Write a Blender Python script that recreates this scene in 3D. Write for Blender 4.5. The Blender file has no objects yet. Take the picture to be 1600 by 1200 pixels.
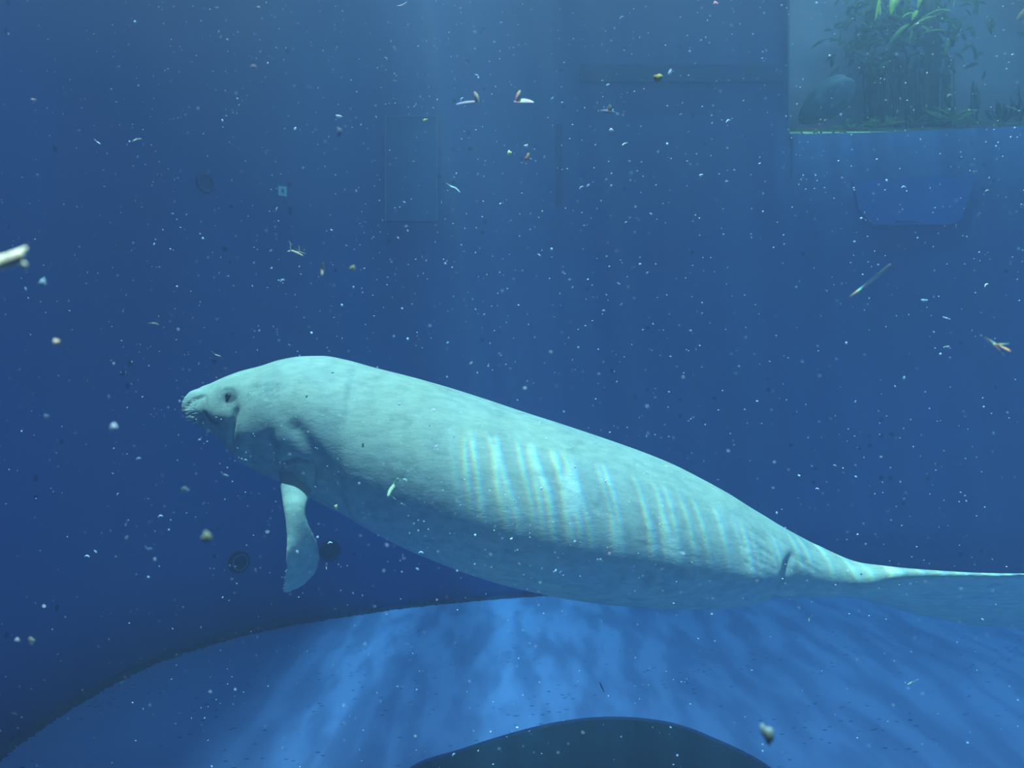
import bpy, bmesh, math, random
import numpy as np
from mathutils import Vector, Matrix
from mathutils.bvhtree import BVHTree

sc = bpy.context.scene
C = bpy.context.collection
random.seed(7)
F = 1155.0          # focal length in pixels of the 1600 px wide frame
CAMZ = 1.5          # eye height above the tank floor

# ------------------------------------------------------------------ camera, world, light, exposure
cd = bpy.data.cameras.new('camera'); cam = bpy.data.objects.new('camera', cd); C.objects.link(cam)
cam.location = (0, 0, CAMZ); cam.rotation_euler = (math.radians(90), 0, 0)
cd.sensor_width = 36.0; cd.lens = 36.0 * F / 1600.0; cd.clip_start = 0.02; cd.clip_end = 60
cd.dof.use_dof = True; cd.dof.focus_distance = 2.35; cd.dof.aperture_fstop = 4.6
sc.camera = cam
sc.view_settings.view_transform = 'Standard'; sc.view_settings.look = 'None'
sc.view_settings.gamma = 1.0; sc.view_settings.use_curve_mapping = False
sc.view_settings.exposure = 0.0
sc.cycles.volume_bounces = 1
sc.cycles.transparent_max_bounces = 32
sc.cycles.sample_clamp_indirect = 4.0

w = bpy.data.worlds.new('world'); sc.world = w; w.use_nodes = True
w.node_tree.nodes['Background'].inputs[0].default_value = (0.10, 0.34, 0.52, 1)
w.node_tree.nodes['Background'].inputs[1].default_value = 0.035

SUN_DIR = Vector((0.12, 0.14, -1.0)).normalized()
sd = bpy.data.lights.new('sun', 'SUN'); sd.energy = 18.5; sd.angle = math.radians(0.25); sd.color = (0.97, 0.98, 0.87)
sun = bpy.data.objects.new('sun', sd); C.objects.link(sun)
sun.rotation_euler = SUN_DIR.to_track_quat('-Z', 'Y').to_euler(); sun.location = (0, 2, 8)

ad = bpy.data.lights.new('skylight', 'AREA'); ad.shape = 'RECTANGLE'; ad.size = 4.6; ad.size_y = 4.0; ad.energy = 450; ad.color = (0.80, 0.92, 0.98)
sky = bpy.data.objects.new('skylight', ad); C.objects.link(sky); sky.location = (2.0, 2.3, 5.4)

# ------------------------------------------------------------------ helpers
def at(px, py, Y):
    return Vector(((px - 800.0) / F * Y, Y, CAMZ - (py - 600.0) / F * Y))

def tag(o, label=None, cat=None, group=None, kind=None):
    if label: o['label'] = label
    if cat: o['category'] = cat
    if group: o['group'] = group
    if kind: o['kind'] = kind
    return o

def mesh_obj(name, verts, faces, mat, parent=None, smooth=True):
    me = bpy.data.meshes.new(name); me.from_pydata([tuple(v) for v in verts], [], faces); me.update()
    if smooth:
        me.polygons.foreach_set('use_smooth', [True] * len(me.polygons))
    if mat: me.materials.append(mat)
    o = bpy.data.objects.new(name, me); C.objects.link(o)
    if parent: o.parent = parent
    return o

def empty(name, loc):
    o = bpy.data.objects.new(name, None); C.objects.link(o); o.location = loc; return o

class MB:
    def __init__(s): s.v = []; s.f = []
    def box(s, lo, hi):
        n = len(s.v); x0, y0, z0 = lo; x1, y1, z1 = hi
        s.v += [(x0,y0,z0),(x1,y0,z0),(x1,y1,z0),(x0,y1,z0),(x0,y0,z1),(x1,y0,z1),(x1,y1,z1),(x0,y1,z1)]
        s.f += [tuple(n+i for i in q) for q in ((3,2,1,0),(4,5,6,7),(0,1,5,4),(1,2,6,5),(2,3,7,6),(3,0,4,7))]
        return s
    def tube(s, pts, rad, seg=8, flat=1.0):
        pts = [Vector(p) for p in pts]; n0 = len(s.v); k = len(pts)
        for i, p in enumerate(pts):
            t = (pts[min(i+1, k-1)] - pts[max(i-1, 0)]).normalized()
            u = t.cross(Vector((0, 1, 0)));
            if u.length < 1e-3: u = t.cross(Vector((1, 0, 0)))
            u.normalize(); q = t.cross(u).normalized()
            r = rad[i] if isinstance(rad, (list, tuple)) else rad
            for j in range(seg):
                a = 2*math.pi*j/seg
                s.v.append(tuple(p + u*math.cos(a)*r + q*math.sin(a)*r*flat))
        for i in range(k-1):
            for j in range(seg):
                a = n0+i*seg+j; b = n0+i*seg+(j+1) % seg
                s.f.append((a, b, b+seg, a+seg))
        s.f.append(tuple(n0+j for j in range(seg))[::-1]); s.f.append(tuple(n0+(k-1)*seg+j for j in range(seg)))
        return s
    def blade(s, base, tip, width, normal, bend=0.0, n=8, thick=0.0012):
        """a leaf: lens-shaped outline with a folded midrib, real thickness"""
        base, tip = Vector(base), Vector(tip); d = tip-base; L = d.length; d.normalize()
        nn = Vector(normal).normalized(); side = d.cross(nn).normalized(); nn = side.cross(d).normalized()
        n0 = len(s.v)
        for i in range(n+1):
            t = i/n; wd = width*0.5*(math.sin(math.pi*min(1, t*0.93+0.04))**0.75)+0.0004
            c = base + d*L*t + nn*bend*L*math.sin(math.pi*t)
            for (a, h) in ((-1, .25), (0, 0), (1, .25)):
                s.v.append(tuple(c+side*wd*a+nn*(wd*h)))
            for (a, h) in ((-1, .25), (0, 0), (1, .25)):
                s.v.append(tuple(c+side*wd*a+nn*(wd*h-thick)))
        for i in range(n):
            a = n0+i*6; b = a+6
            s.f += [(a, a+1, b+1, b), (a+1, a+2, b+2, b+1), (a+4, a+3, b+3, b+4), (a+5, a+4, b+4, b+5), (a+3, a, b, b+3), (a+2, a+5, b+5, b+2)]
        return s
    def build(s, name, mat, parent=None, smooth=True): return mesh_obj(name, s.v, s.f, mat, parent, smooth)

def newmat(name):
    m = bpy.data.materials.new(name); m.use_nodes = True
    nt = m.node_tree; b = nt.nodes['Principled BSDF']; return m, nt, b
def N(nt, t, **kw):
    n = nt.nodes.new(t)
    for k, v in kw.items(): setattr(n, k, v)
    return n
def plain(name, col, rough=0.6, trans=None):
    m, nt, b = newmat(name); b.inputs['Base Color'].default_value = (*col, 1); b.inputs['Roughness'].default_value = rough
    b.inputs['Specular IOR Level'].default_value = 0.2
    if trans: b.inputs['Subsurface Weight'].default_value = 0
    return m
def noisy(name, c1, c2, scale, rough=0.7, detail=6, bump=0.0, lo=0.35, hi=0.65, stretch=(1, 1, 1), spec=0.15):
    m, nt, b = newmat(name); tc = N(nt, 'ShaderNodeTexCoord'); mp = N(nt, 'ShaderNodeMapping'); mp.inputs['Scale'].default_value = stretch
    nz = N(nt, 'ShaderNodeTexNoise'); nz.inputs['Scale'].default_value = scale; nz.inputs['Detail'].default_value = detail
    r = N(nt, 'ShaderNodeValToRGB'); r.color_ramp.elements[0].position = lo; r.color_ramp.elements[1].position = hi
    r.color_ramp.elements[0].color = (*c1, 1); r.color_ramp.elements[1].color = (*c2, 1)
    L = nt.links; L.new(tc.outputs['Object'], mp.inputs['Vector']); L.new(mp.outputs[0], nz.inputs['Vector']); L.new(nz.outputs[0], r.inputs[0]); L.new(r.outputs[0], b.inputs['Base Color'])
    b.inputs['Roughness'].default_value = rough; b.inputs['Specular IOR Level'].default_value = spec
    if bump:
        bp = N(nt, 'ShaderNodeBump'); bp.inputs['Strength'].default_value = bump; bp.inputs['Distance'].default_value = 0.01
        L.new(nz.outputs[0], bp.inputs['Height']); L.new(bp.outputs[0], b.inputs['Normal'])
    return m

# ------------------------------------------------------------------ materials
def speckled(name, c1, c2, dark, scale, thr, spec_scale, stretch):
    """painted concrete: a broad mottle with small chips and scuffs"""
    m = noisy(name, c1, c2, scale, 0.75, 5, 0.05)
    nt = m.node_tree; b = nt.nodes['Principled BSDF']; L = nt.links
    src = b.inputs['Base Color'].links[0].from_socket
    tc = N(nt, 'ShaderNodeTexCoord'); mp = N(nt, 'ShaderNodeMapping'); mp.inputs['Scale'].default_value = stretch; mp.inputs['Rotation'].default_value = (0, 0, 0.5)
    v = N(nt, 'ShaderNodeTexVoronoi'); v.inputs['Scale'].default_value = spec_scale
    nz = N(nt, 'ShaderNodeTexNoise'); nz.inputs['Scale'].default_value = 2.3; nz.inputs['Detail'].default_value = 3
    L.new(tc.outputs['Object'], mp.inputs['Vector']); L.new(mp.outputs[0], v.inputs['Vector']); L.new(tc.outputs['Object'], nz.inputs['Vector'])
    # cell colour picks which cells carry a chip; the noise gathers them in patches
    sep = N(nt, 'ShaderNodeSeparateColor'); L.new(v.outputs['Color'], sep.inputs[0])
    a = N(nt, 'ShaderNodeMath', operation='MULTIPLY'); L.new(nz.outputs[0], a.inputs[0]); L.new(sep.outputs[0], a.inputs[1])
    g = N(nt, 'ShaderNodeMath', operation='GREATER_THAN'); L.new(a.outputs[0], g.inputs[0]); g.inputs[1].default_value = thr
    d = N(nt, 'ShaderNodeMapRange'); d.inputs[1].default_value = 0.16; d.inputs[2].default_value = 0.28; d.inputs[3].default_value = 1; d.inputs[4].default_value = 0; L.new(v.outputs['Distance'], d.inputs[0])
    k = N(nt, 'ShaderNodeMath', operation='MULTIPLY'); L.new(g.outputs[0], k.inputs[0]); L.new(d.outputs[0], k.inputs[1])
    mx = N(nt, 'ShaderNodeMix', data_type='RGBA'); L.new(k.outputs[0], mx.inputs[0]); L.new(src, mx.inputs[6]); mx.inputs[7].default_value = (*dark, 1)
    L.new(mx.outputs[2], b.inputs['Base Color'])
    return m

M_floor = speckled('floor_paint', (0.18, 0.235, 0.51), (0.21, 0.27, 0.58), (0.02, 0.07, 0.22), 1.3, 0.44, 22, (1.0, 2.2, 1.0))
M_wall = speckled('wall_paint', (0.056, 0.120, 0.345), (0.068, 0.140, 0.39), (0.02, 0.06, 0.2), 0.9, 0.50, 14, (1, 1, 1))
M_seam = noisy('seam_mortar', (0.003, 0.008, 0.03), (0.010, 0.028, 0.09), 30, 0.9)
M_refl_frame = plain('refl_frame_face', (0.062, 0.148, 0.37))
M_refl_edge = plain('refl_frame_edge', (0.12, 0.22, 0.42))
M_fit = plain('fitting_dark', (0.006, 0.02, 0.06), 0.6)
M_ring = plain('fitting_ring', (0.13, 0.22, 0.42), 0.5)
M_pale = plain('pale_tag', (0.75, 0.9, 0.85), 0.6)
M_ink = plain('tag_ink', (0.05, 0.12, 0.2), 0.6)

def water_mat(density=0.047, absorb=0.24, col=(0.52, 0.68, 1.0, 1)):
    m = bpy.data.materials.new('clear_water'); m.use_nodes = True; nt = m.node_tree; nt.nodes.clear()
    out = N(nt, 'ShaderNodeOutputMaterial'); add = N(nt, 'ShaderNodeAddShader')
    s = N(nt, 'ShaderNodeVolumeScatter'); s.inputs['Color'].default_value = col; s.inputs['Density'].default_value = density; s.inputs['Anisotropy'].default_value = 0.2
    a = N(nt, 'ShaderNodeVolumeAbsorption'); a.inputs['Color'].default_value = (0.03, 0.74, 0.93, 1); a.inputs['Density'].default_value = absorb
    nt.links.new(s.outputs[0], add.inputs[0]); nt.links.new(a.outputs[0], add.inputs[1]); nt.links.new(add.outputs[0], out.inputs['Volume'])
    return m

def ripple_gobo_mat():
    """surface sheet whose painted transparency patterns sun and skylight, slightly split by colour"""
    m = bpy.data.materials.new('water_surface_gobo'); m.use_nodes = True; nt = m.node_tree; nt.nodes.clear(); L = nt.links
    out = N(nt, 'ShaderNodeOutputMaterial'); tr = N(nt, 'ShaderNodeBsdfTransparent'); L.new(tr.outputs[0], out.inputs['Surface'])
    tc = N(nt, 'ShaderNodeTexCoord')
    def ma(op, a, b=None):
        n = N(nt, 'ShaderNodeMath', operation=op)
        for i, s in enumerate((a, b)):
            if s is None: continue
            if isinstance(s, (int, float)): n.inputs[i].default_value = s
            else: L.new(s, n.inputs[i])
        return n.outputs[0]
    def mr(v, a, b, c, d):
        n = N(nt, 'ShaderNodeMapRange', interpolation_type='SMOOTHSTEP'); L.new(v, n.inputs[0])
        for i, x in enumerate((a, b, c, d)): n.inputs[i+1].default_value = x
        return n.outputs[0]
    # broad soft shafts
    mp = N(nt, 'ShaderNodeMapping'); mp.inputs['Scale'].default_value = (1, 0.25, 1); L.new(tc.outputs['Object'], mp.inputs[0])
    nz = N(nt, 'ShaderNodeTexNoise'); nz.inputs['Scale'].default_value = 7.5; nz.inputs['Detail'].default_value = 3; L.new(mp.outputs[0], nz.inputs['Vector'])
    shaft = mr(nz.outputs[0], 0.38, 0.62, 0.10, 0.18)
    # painted transmission: bright strip over the manatee, sun dimmed behind it
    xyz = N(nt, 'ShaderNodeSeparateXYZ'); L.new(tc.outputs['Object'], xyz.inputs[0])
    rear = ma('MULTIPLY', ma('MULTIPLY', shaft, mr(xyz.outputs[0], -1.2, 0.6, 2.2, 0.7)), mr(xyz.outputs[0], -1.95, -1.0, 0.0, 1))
    dip = ma('MULTIPLY', mr(xyz.outputs[0], BAND-0.42, BAND-0.12, 0, 1), mr(xyz.outputs[0], BAND+0.12, BAND+0.42, 1, 0))  # dimmer band painted into the sheet to draw the dark shaft
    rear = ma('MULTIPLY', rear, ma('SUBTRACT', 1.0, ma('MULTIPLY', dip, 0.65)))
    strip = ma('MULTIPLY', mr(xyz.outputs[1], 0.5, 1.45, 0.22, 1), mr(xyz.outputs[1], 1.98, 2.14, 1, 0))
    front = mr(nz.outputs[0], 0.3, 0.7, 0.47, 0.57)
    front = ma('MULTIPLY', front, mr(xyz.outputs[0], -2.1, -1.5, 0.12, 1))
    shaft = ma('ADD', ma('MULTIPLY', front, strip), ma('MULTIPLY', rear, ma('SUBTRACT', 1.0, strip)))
    # bright caustic threads painted into the sheet, over near flank and tail root
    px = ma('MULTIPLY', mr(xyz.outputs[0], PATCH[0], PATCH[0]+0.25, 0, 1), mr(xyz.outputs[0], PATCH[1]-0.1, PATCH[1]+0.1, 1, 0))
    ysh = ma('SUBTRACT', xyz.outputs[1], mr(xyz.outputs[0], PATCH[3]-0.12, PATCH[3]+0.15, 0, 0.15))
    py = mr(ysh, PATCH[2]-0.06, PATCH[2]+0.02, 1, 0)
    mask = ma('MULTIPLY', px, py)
    cols = []
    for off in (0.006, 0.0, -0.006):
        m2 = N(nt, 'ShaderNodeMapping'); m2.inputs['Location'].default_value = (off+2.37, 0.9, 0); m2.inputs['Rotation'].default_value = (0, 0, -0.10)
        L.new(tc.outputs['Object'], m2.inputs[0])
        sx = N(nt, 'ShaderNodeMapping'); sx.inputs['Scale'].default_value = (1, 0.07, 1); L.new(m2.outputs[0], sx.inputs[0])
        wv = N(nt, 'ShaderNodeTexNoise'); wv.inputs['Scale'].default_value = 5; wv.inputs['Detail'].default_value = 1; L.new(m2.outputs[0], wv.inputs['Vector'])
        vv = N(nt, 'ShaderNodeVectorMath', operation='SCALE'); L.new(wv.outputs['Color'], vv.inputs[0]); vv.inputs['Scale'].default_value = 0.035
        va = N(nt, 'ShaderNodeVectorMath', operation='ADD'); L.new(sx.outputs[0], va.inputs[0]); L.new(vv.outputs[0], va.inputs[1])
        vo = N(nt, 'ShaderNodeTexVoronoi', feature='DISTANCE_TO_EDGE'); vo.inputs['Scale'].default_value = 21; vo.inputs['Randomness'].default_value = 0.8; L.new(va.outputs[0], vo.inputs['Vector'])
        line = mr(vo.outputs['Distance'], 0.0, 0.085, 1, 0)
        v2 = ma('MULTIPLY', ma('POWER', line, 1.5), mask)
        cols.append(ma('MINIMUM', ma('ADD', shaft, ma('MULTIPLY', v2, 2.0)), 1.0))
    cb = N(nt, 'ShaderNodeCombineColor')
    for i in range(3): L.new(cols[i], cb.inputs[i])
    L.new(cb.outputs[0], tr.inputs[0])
    return m

# ------------------------------------------------------------------ tank shell
def catmull(pts, n):
    out = []
    P = [Vector(p) for p in pts]; P = [P[0]*2-P[1]] + P + [P[-1]*2-P[-2]]
    for i in range(1, len(P)-2):
        for j in range(n):
            t = j/n; a, b, c, d = P[i-1:i+3]
            out.append(0.5*((2*b)+(c-a)*t+(2*a-5*b+4*c-d)*t*t+(3*b-a-3*c+d)*t**3))
    out.append(P[-2]); return out

plan = [(-1.05,0.36,0),(-1.62,1.0,0),(-1.93,1.9,0),(-2.06,2.75,0),(-2.075,3.35,0),(-1.95,3.95,0),(-1.63,4.42,0),(-1.2,4.73,0),(-0.60,5.02,0),(0.10,5.23,0),(1.0,5.38,0),(2.0,5.38,0),(3.0,5.30,0),(4.0,5.1,0),(4.9,4.5,0),(5.3,3.4,0),(5.3,2.0,0),(5.0,0.36,0)]
curve = catmull(plan, 10)
ZT = 4.7
WZ = 3.32                      # sill height of the wall opening for the reflected planting
WX0, WX1 = 2.04, 4.3
zs = [-0.02, 0.5, 1.0, 1.6, 2.2, 2.8, WZ, 3.8, 4.52, ZT]
vs, fs = [], []
for p in curve:
    for z in zs: vs.append((p.x, p.y, z))
nz_ = len(zs)
for i in range(len(curve)-1):
    xm = (curve[i].x+curve[i+1].x)/2; ym = (curve[i].y+curve[i+1].y)/2
    for j in range(nz_-1):
        if WX0 < xm < WX1 and ym > 4.4 and j in (6, 7): continue
        a = i*nz_+j; fs.append((a, a+nz_, a+nz_+1, a+1))
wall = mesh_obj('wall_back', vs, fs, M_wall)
sm = wall.modifiers.new('thick', 'SOLIDIFY'); sm.thickness = 0.06; sm.offset = -1
tag(wall, 'smooth dark blue painted wall curving round the tank', 'wall', kind='structure')

# floor slab following the wall, with a rounded opening for the shadow stand-in
cen = Vector((1.3, 2.6, 0))
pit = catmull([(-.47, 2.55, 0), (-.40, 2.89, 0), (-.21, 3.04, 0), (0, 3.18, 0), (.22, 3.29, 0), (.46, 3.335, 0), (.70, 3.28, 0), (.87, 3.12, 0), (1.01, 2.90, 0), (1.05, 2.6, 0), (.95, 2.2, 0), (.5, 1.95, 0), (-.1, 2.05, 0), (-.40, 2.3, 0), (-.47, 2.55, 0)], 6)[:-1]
bm = bmesh.new()
def loop(pts):
    v = [bm.verts.new(p) for p in pts]; return v, [bm.edges.new((v[i], v[(i+1) % len(v)])) for i in range(len(v))]
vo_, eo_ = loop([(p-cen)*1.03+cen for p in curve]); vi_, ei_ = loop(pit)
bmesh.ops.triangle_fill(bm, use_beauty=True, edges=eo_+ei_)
for loop_e in (eo_, ei_):
    ex = bmesh.ops.extrude_edge_only(bm, edges=loop_e)
    for e in ex['geom']:
        if isinstance(e, bmesh.types.BMVert): e.co.z -= 0.14
bmesh.ops.recalc_face_normals(bm, faces=bm.faces)
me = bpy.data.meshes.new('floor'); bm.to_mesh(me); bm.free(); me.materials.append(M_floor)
floor = bpy.data.objects.new('floor', me); C.objects.link(floor)
M_shadow_pit = noisy('shadow_lining', (0.010, 0.030, 0.055), (0.018, 0.045, 0.075), 5, 0.9)  # dark lining stands in for the manatee's shadow on the floor
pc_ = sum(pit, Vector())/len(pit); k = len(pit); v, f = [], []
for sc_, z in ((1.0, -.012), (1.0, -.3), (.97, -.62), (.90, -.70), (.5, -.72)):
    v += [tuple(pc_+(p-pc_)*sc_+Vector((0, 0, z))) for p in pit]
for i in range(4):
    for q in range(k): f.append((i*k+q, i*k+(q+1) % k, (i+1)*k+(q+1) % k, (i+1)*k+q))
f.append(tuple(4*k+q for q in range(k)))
pt = mesh_obj('floor_shadow_pit', v, f, M_shadow_pit); sm = pt.modifiers.new('t', 'SOLIDIFY'); sm.thickness = 0.02; sm.offset = 0
tag(pt, 'large dark rounded recess standing in for the manatee shadow on the blue floor at the bottom centre', 'pit', kind='structure')
tag(floor, 'bright blue painted tank floor', 'floor', kind='structure')

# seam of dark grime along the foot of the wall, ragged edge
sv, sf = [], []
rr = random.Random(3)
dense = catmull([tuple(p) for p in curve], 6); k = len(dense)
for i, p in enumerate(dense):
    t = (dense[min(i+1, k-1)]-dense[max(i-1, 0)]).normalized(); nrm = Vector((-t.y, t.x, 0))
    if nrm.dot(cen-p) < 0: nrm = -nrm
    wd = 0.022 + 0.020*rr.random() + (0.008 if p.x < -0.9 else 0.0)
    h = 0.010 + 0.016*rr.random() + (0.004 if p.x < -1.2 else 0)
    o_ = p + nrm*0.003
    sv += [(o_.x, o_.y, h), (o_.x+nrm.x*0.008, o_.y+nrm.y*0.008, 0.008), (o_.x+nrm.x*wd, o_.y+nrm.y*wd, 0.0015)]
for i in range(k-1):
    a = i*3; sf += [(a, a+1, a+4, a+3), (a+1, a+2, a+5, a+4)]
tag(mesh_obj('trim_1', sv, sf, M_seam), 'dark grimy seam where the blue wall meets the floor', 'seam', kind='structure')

# viewing pane in front of the camera (clear acrylic)
pm = bpy.data.materials.new('clear_acrylic'); pm.use_nodes = True; pm.node_tree.nodes.clear()
_o = N(pm.node_tree, 'ShaderNodeOutputMaterial'); _t = N(pm.node_tree, 'ShaderNodeBsdfTransparent'); _t.inputs[0].default_value = (0.97, 0.99, 1.0, 1)
pm.node_tree.links.new(_t.outputs[0], _o.inputs['Surface'])
tag(MB().box((-1.2, 0.30, -0.1), (5.1, 0.34, ZT)).build('window_1', pm, smooth=False), 'clear acrylic viewing window of the tank', 'window', kind='structure')

water = MB().box((-2.6, 0.35, -0.75), (5.6, 5.46, 4.40)).build('tank_water', water_mat(), smooth=False)
tag(water, 'hazy blue water filling the tank', 'water', kind='stuff')
haze = MB().box((-2.5, 0.37, 2.45), (5.5, 5.44, 4.39)).build('brightening_haze', water_mat(0.042, 0.0, (0.68, 0.80, 1.0, 1)), smooth=False)  # extra volume added to brighten the upper water
tag(haze, 'added haze layer that brightens the water near the top of the tank', 'haze', kind='stuff')
PATCH = (-1.0, 1.0, 1.0, 1.0)
# place the painted caustic patch so that, followed down the sun's rays, it lands on the near flank and tail root
def up_ray(p, z=4.42):
    t = (p.z - z)/SUN_DIR.z
    return p - SUN_DIR*t
pa = up_ray(at(690, 780, 2.14)); pb = up_ray(at(1640, 900, 2.14)); pc = up_ray(Vector((0, 2.14, 1.27)))
PATCH = (pa.x, pb.x, pc.y, up_ray(at(1230, 880, 2.2)).x); BAND = up_ray(at(615, 400, 4.4)).x
surf = mesh_obj('water_surface_gobo', [(-2.7,0.36,4.42),(5.6,0.36,4.42),(5.6,5.46,4.42),(-2.7,5.46,4.42)], [(0,1,2,3)], ripple_gobo_mat())
tag(surf, 'water surface above the tank, painted to pattern the sunlight', 'water surface', kind='stuff')

# added unseen deck overhanging the left side above the water: it keeps the left wall in shade
dk = MB(); dk.box((-2.9, 0.36, 4.72), (-1.92, 3.3, 4.86)); dk.box((-2.02, 0.36, 4.60), (-1.92, 3.3, 4.72))
tag(dk.build('ceiling_baffle', plain('baffle_concrete', (0.12, 0.2, 0.35), 0.8), smooth=False), 'concrete deck added over the left side of the tank to darken its wall', 'baffle', kind='structure')

# ------------------------------------------------------------------ wall fittings
def wall_point(px, py):
    """where the line of sight through a pixel meets the wall, and the wall's normal there"""
    dx = (px-800.0)/F; best = None
    for i in range(len(curve)-1):
        p, q = curve[i], curve[i+1]
        a = p.x-dx*p.y; b = q.x-dx*q.y
        if a*b <= 0 and abs(a-b) > 1e-9 and p.y > 1.5:
            s = a/(a-b); r = p.lerp(q, s); best = (r, (q-p).normalized())
    r, t = best; nrm = Vector((-t.y, t.x, 0))
    if nrm.dot(cen-r) < 0: nrm = -nrm
    return Vector((r.x, r.y, CAMZ-(py-600.0)/F*r.y)), nrm

def disc_rings(profile, seg=40):
    """lathe about +Z: list of (radius, height)"""
    v, f = [], []
    for r, h in profile:
        for j in range(seg):
            a = 2*math.pi*j/seg; v.append((r*math.cos(a), r*math.sin(a), h))
    for i in range(len(profile)-1):
        for j in range(seg): f.append((i*seg+j, i*seg+(j+1) % seg, (i+1)*seg+(j+1) % seg, (i+1)*seg+j))
    f.append(tuple((len(profile)-1)*seg+j for j in range(seg)))
    return v, f

def fitting(px, py, r, ring, faint, label):
    p, nrm = wall_point(px, py); r = r/F*p.y
    root = empty('wall_fitting', p+nrm*0.001); root.rotation_euler = nrm.to_track_quat('Z', 'Y').to_euler()
    tag(root, label, 'wall fitting', 'round fittings on the back wall')
    v, f = disc_rings([(r, 0), (r, 0.012), (r*0.93, 0.018), (r*0.80, 0.018), (r*0.76, 0.008), (r*0.3, 0.006), (0.001, 0.006)])
    mesh_obj('cap', v, f, plain('fitting_face', (0.036, 0.095, 0.26), 0.7) if faint else M_fit, root)
    if ring:
        R = r*ring; tb = MB(); tb_pts = []
        v, f = [], []
        for i in range(48):
            a = 2*math.pi*i/48
            for j in range(6):
                b = 2*math.pi*j/6; rr_ = R+math.cos(b)*r*0.045
                v.append((rr_*math.cos(a), rr_*math.sin(a), 0.020+math.sin(b)*r*0.045))
        for i in range(48):
            for j in range(6):
                f.append((i*6+j, ((i+1) % 48)*6+j, ((i+1) % 48)*6+(j+1) % 6, i*6+(j+1) % 6))
        mesh_obj('rim', v, f, M_ring, root)
fitting(320, 286, 15, 0.86, True, 'faint round blue fitting high on the wall left of the small pale square tag')
fitting(373, 878, 17, 0.70, False, 'dark round fitting with a pale inner ring, low on the wall left of the flipper')
fitting(515, 860, 16, 0, False, 'plain dark round fitting low on the wall just right of the flipper')

# small pale square tag with a dark mark
p, nrm = wall_point(441, 299); sx_ = 6.5/F*p.y
tg = empty('wall_tag', p+nrm*0.002); tg.rotation_euler = (math.radians(90), 0, math.atan2(nrm.x, -nrm.y)); tag(tg, 'small pale square tag with a dark mark on the blue wall', 'tag')
MB().box((-sx_, -sx_*1.15, 0), (sx_, sx_*1.15, 0.006)).build('plate', M_pale, tg, smooth=False)
mk = MB(); u = sx_*0.16
mk.box((-u*1.6, -u*3.2, 0.0062), (-u*0.6, u*3.2, 0.008)); mk.box((u*0.9, -u*3.2, 0.0062), (u*1.9, u*3.2, 0.008)); mk.box((-u*0.6, u*2.2, 0.0062), (u*0.9, u*3.2, 0.008)); mk.box((-u*0.6, -u*0.6, 0.0062), (u*0.9, u*0.5, 0.008))
mk.build('mark', M_ink, tg, smooth=False)

# faint hatch panel on the back wall, standing in for a room reflection
def wall_panel(name, x0, y0, x1, y1, mat, depth, label, cat, edges=()):
    root = empty(name, wall_point((x0+x1)/2, y1)[0]); inv = Matrix.Translation(root.location).inverted()
    def strip(nm, xa, ya, xb, yb, m, d0, d1, cols):
        v, f = [], []
        for i in range(cols+1):
            px = xa+(xb-xa)*i/cols
            for (py, d) in ((ya, d0), (ya, d1), (yb, d1), (yb, d0)):
                q, nr = wall_point(px, py); v.append(tuple(inv @ (q+nr*d)))
        for i in range(cols):
            for j in range(3): f.append((i*4+j, i*4+j+1, i*4+5+j, i*4+4+j))
        f.append((0, 3, 2, 1)); f.append((cols*4, cols*4+1, cols*4+2, cols*4+3))
        mesh_obj(nm, v, f, m, root, smooth=False)
    strip('panel', x0, y0, x1, y1, mat, 0.0, depth, 8)
    for e in edges: strip('frame', *e, M_refl_edge, depth, depth+0.006, 4)
    tag(root, label, cat); return root
wall_panel('wall_reflected_frame', 600, 182, 683, 346, M_refl_frame, 0.012, 'faint upright rectangular hatch panel on the upper back wall', 'reflected_frame',
           edges=((600, 182, 602.2, 346), (680.6, 182, 682.6, 346), (602.2, 182, 680.6, 183.5)))
wall_panel('wall_strip', 869, 195, 876, 322, plain('strip_dark', (0.018, 0.06, 0.22)), 0.02, 'thin dark upright strip on the upper back wall right of the hatch', 'strip')
wall_panel('wall_reflected_band', 905, 104, 1222, 130, plain('reflected_band_dark', (0.022, 0.085, 0.24)), 0.03, 'long dark horizontal band on the upper back wall, part of the reflected planting scene', 'reflected_band')  # band built for a dark part of the pane reflection

# blue box with an arched mouth, standing in for a pale pane reflection
bp_, bn = wall_point(1425, 320)
bxr = empty('reflection_box', bp_); tag(bxr, 'pale blue box standing in for a reflection beneath the reflected planting', 'box')
def sk(px, py, d):
    q, nr = wall_point(px, py); return q+nr*d - bp_
out = [(1330, 284), (1524, 276), (1498, 345), (1478, 352), (1362, 352), (1340, 330)]
v = [sk(x, y, 0.0) for x, y in out] + [sk(x, y, 0.03) for x, y in out]; k = len(out)
f = [tuple(range(k, 2*k))] + [(i, (i+1) % k, k+(i+1) % k, k+i) for i in range(k)]
mesh_obj('casing', v, f, plain('reflection_blue', (0.072, 0.175, 0.52)), bxr, smooth=False)
arch = [(1400+18*math.cos(a)+14, 350-30*math.sin(a)) for a in [math.pi*i/12 for i in range(13)]]
v = [sk(x, y, 0.031) for x, y in arch] + [sk(x, y, 0.034) for x, y in arch]; k = len(arch)
mesh_obj('mouth', v, [tuple(range(k, 2*k))] + [(i, (i+1) % k, k+(i+1) % k, k+i) for i in range(k)], plain('mouth_dark', (0.045, 0.11, 0.30)), bxr, smooth=False)

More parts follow.
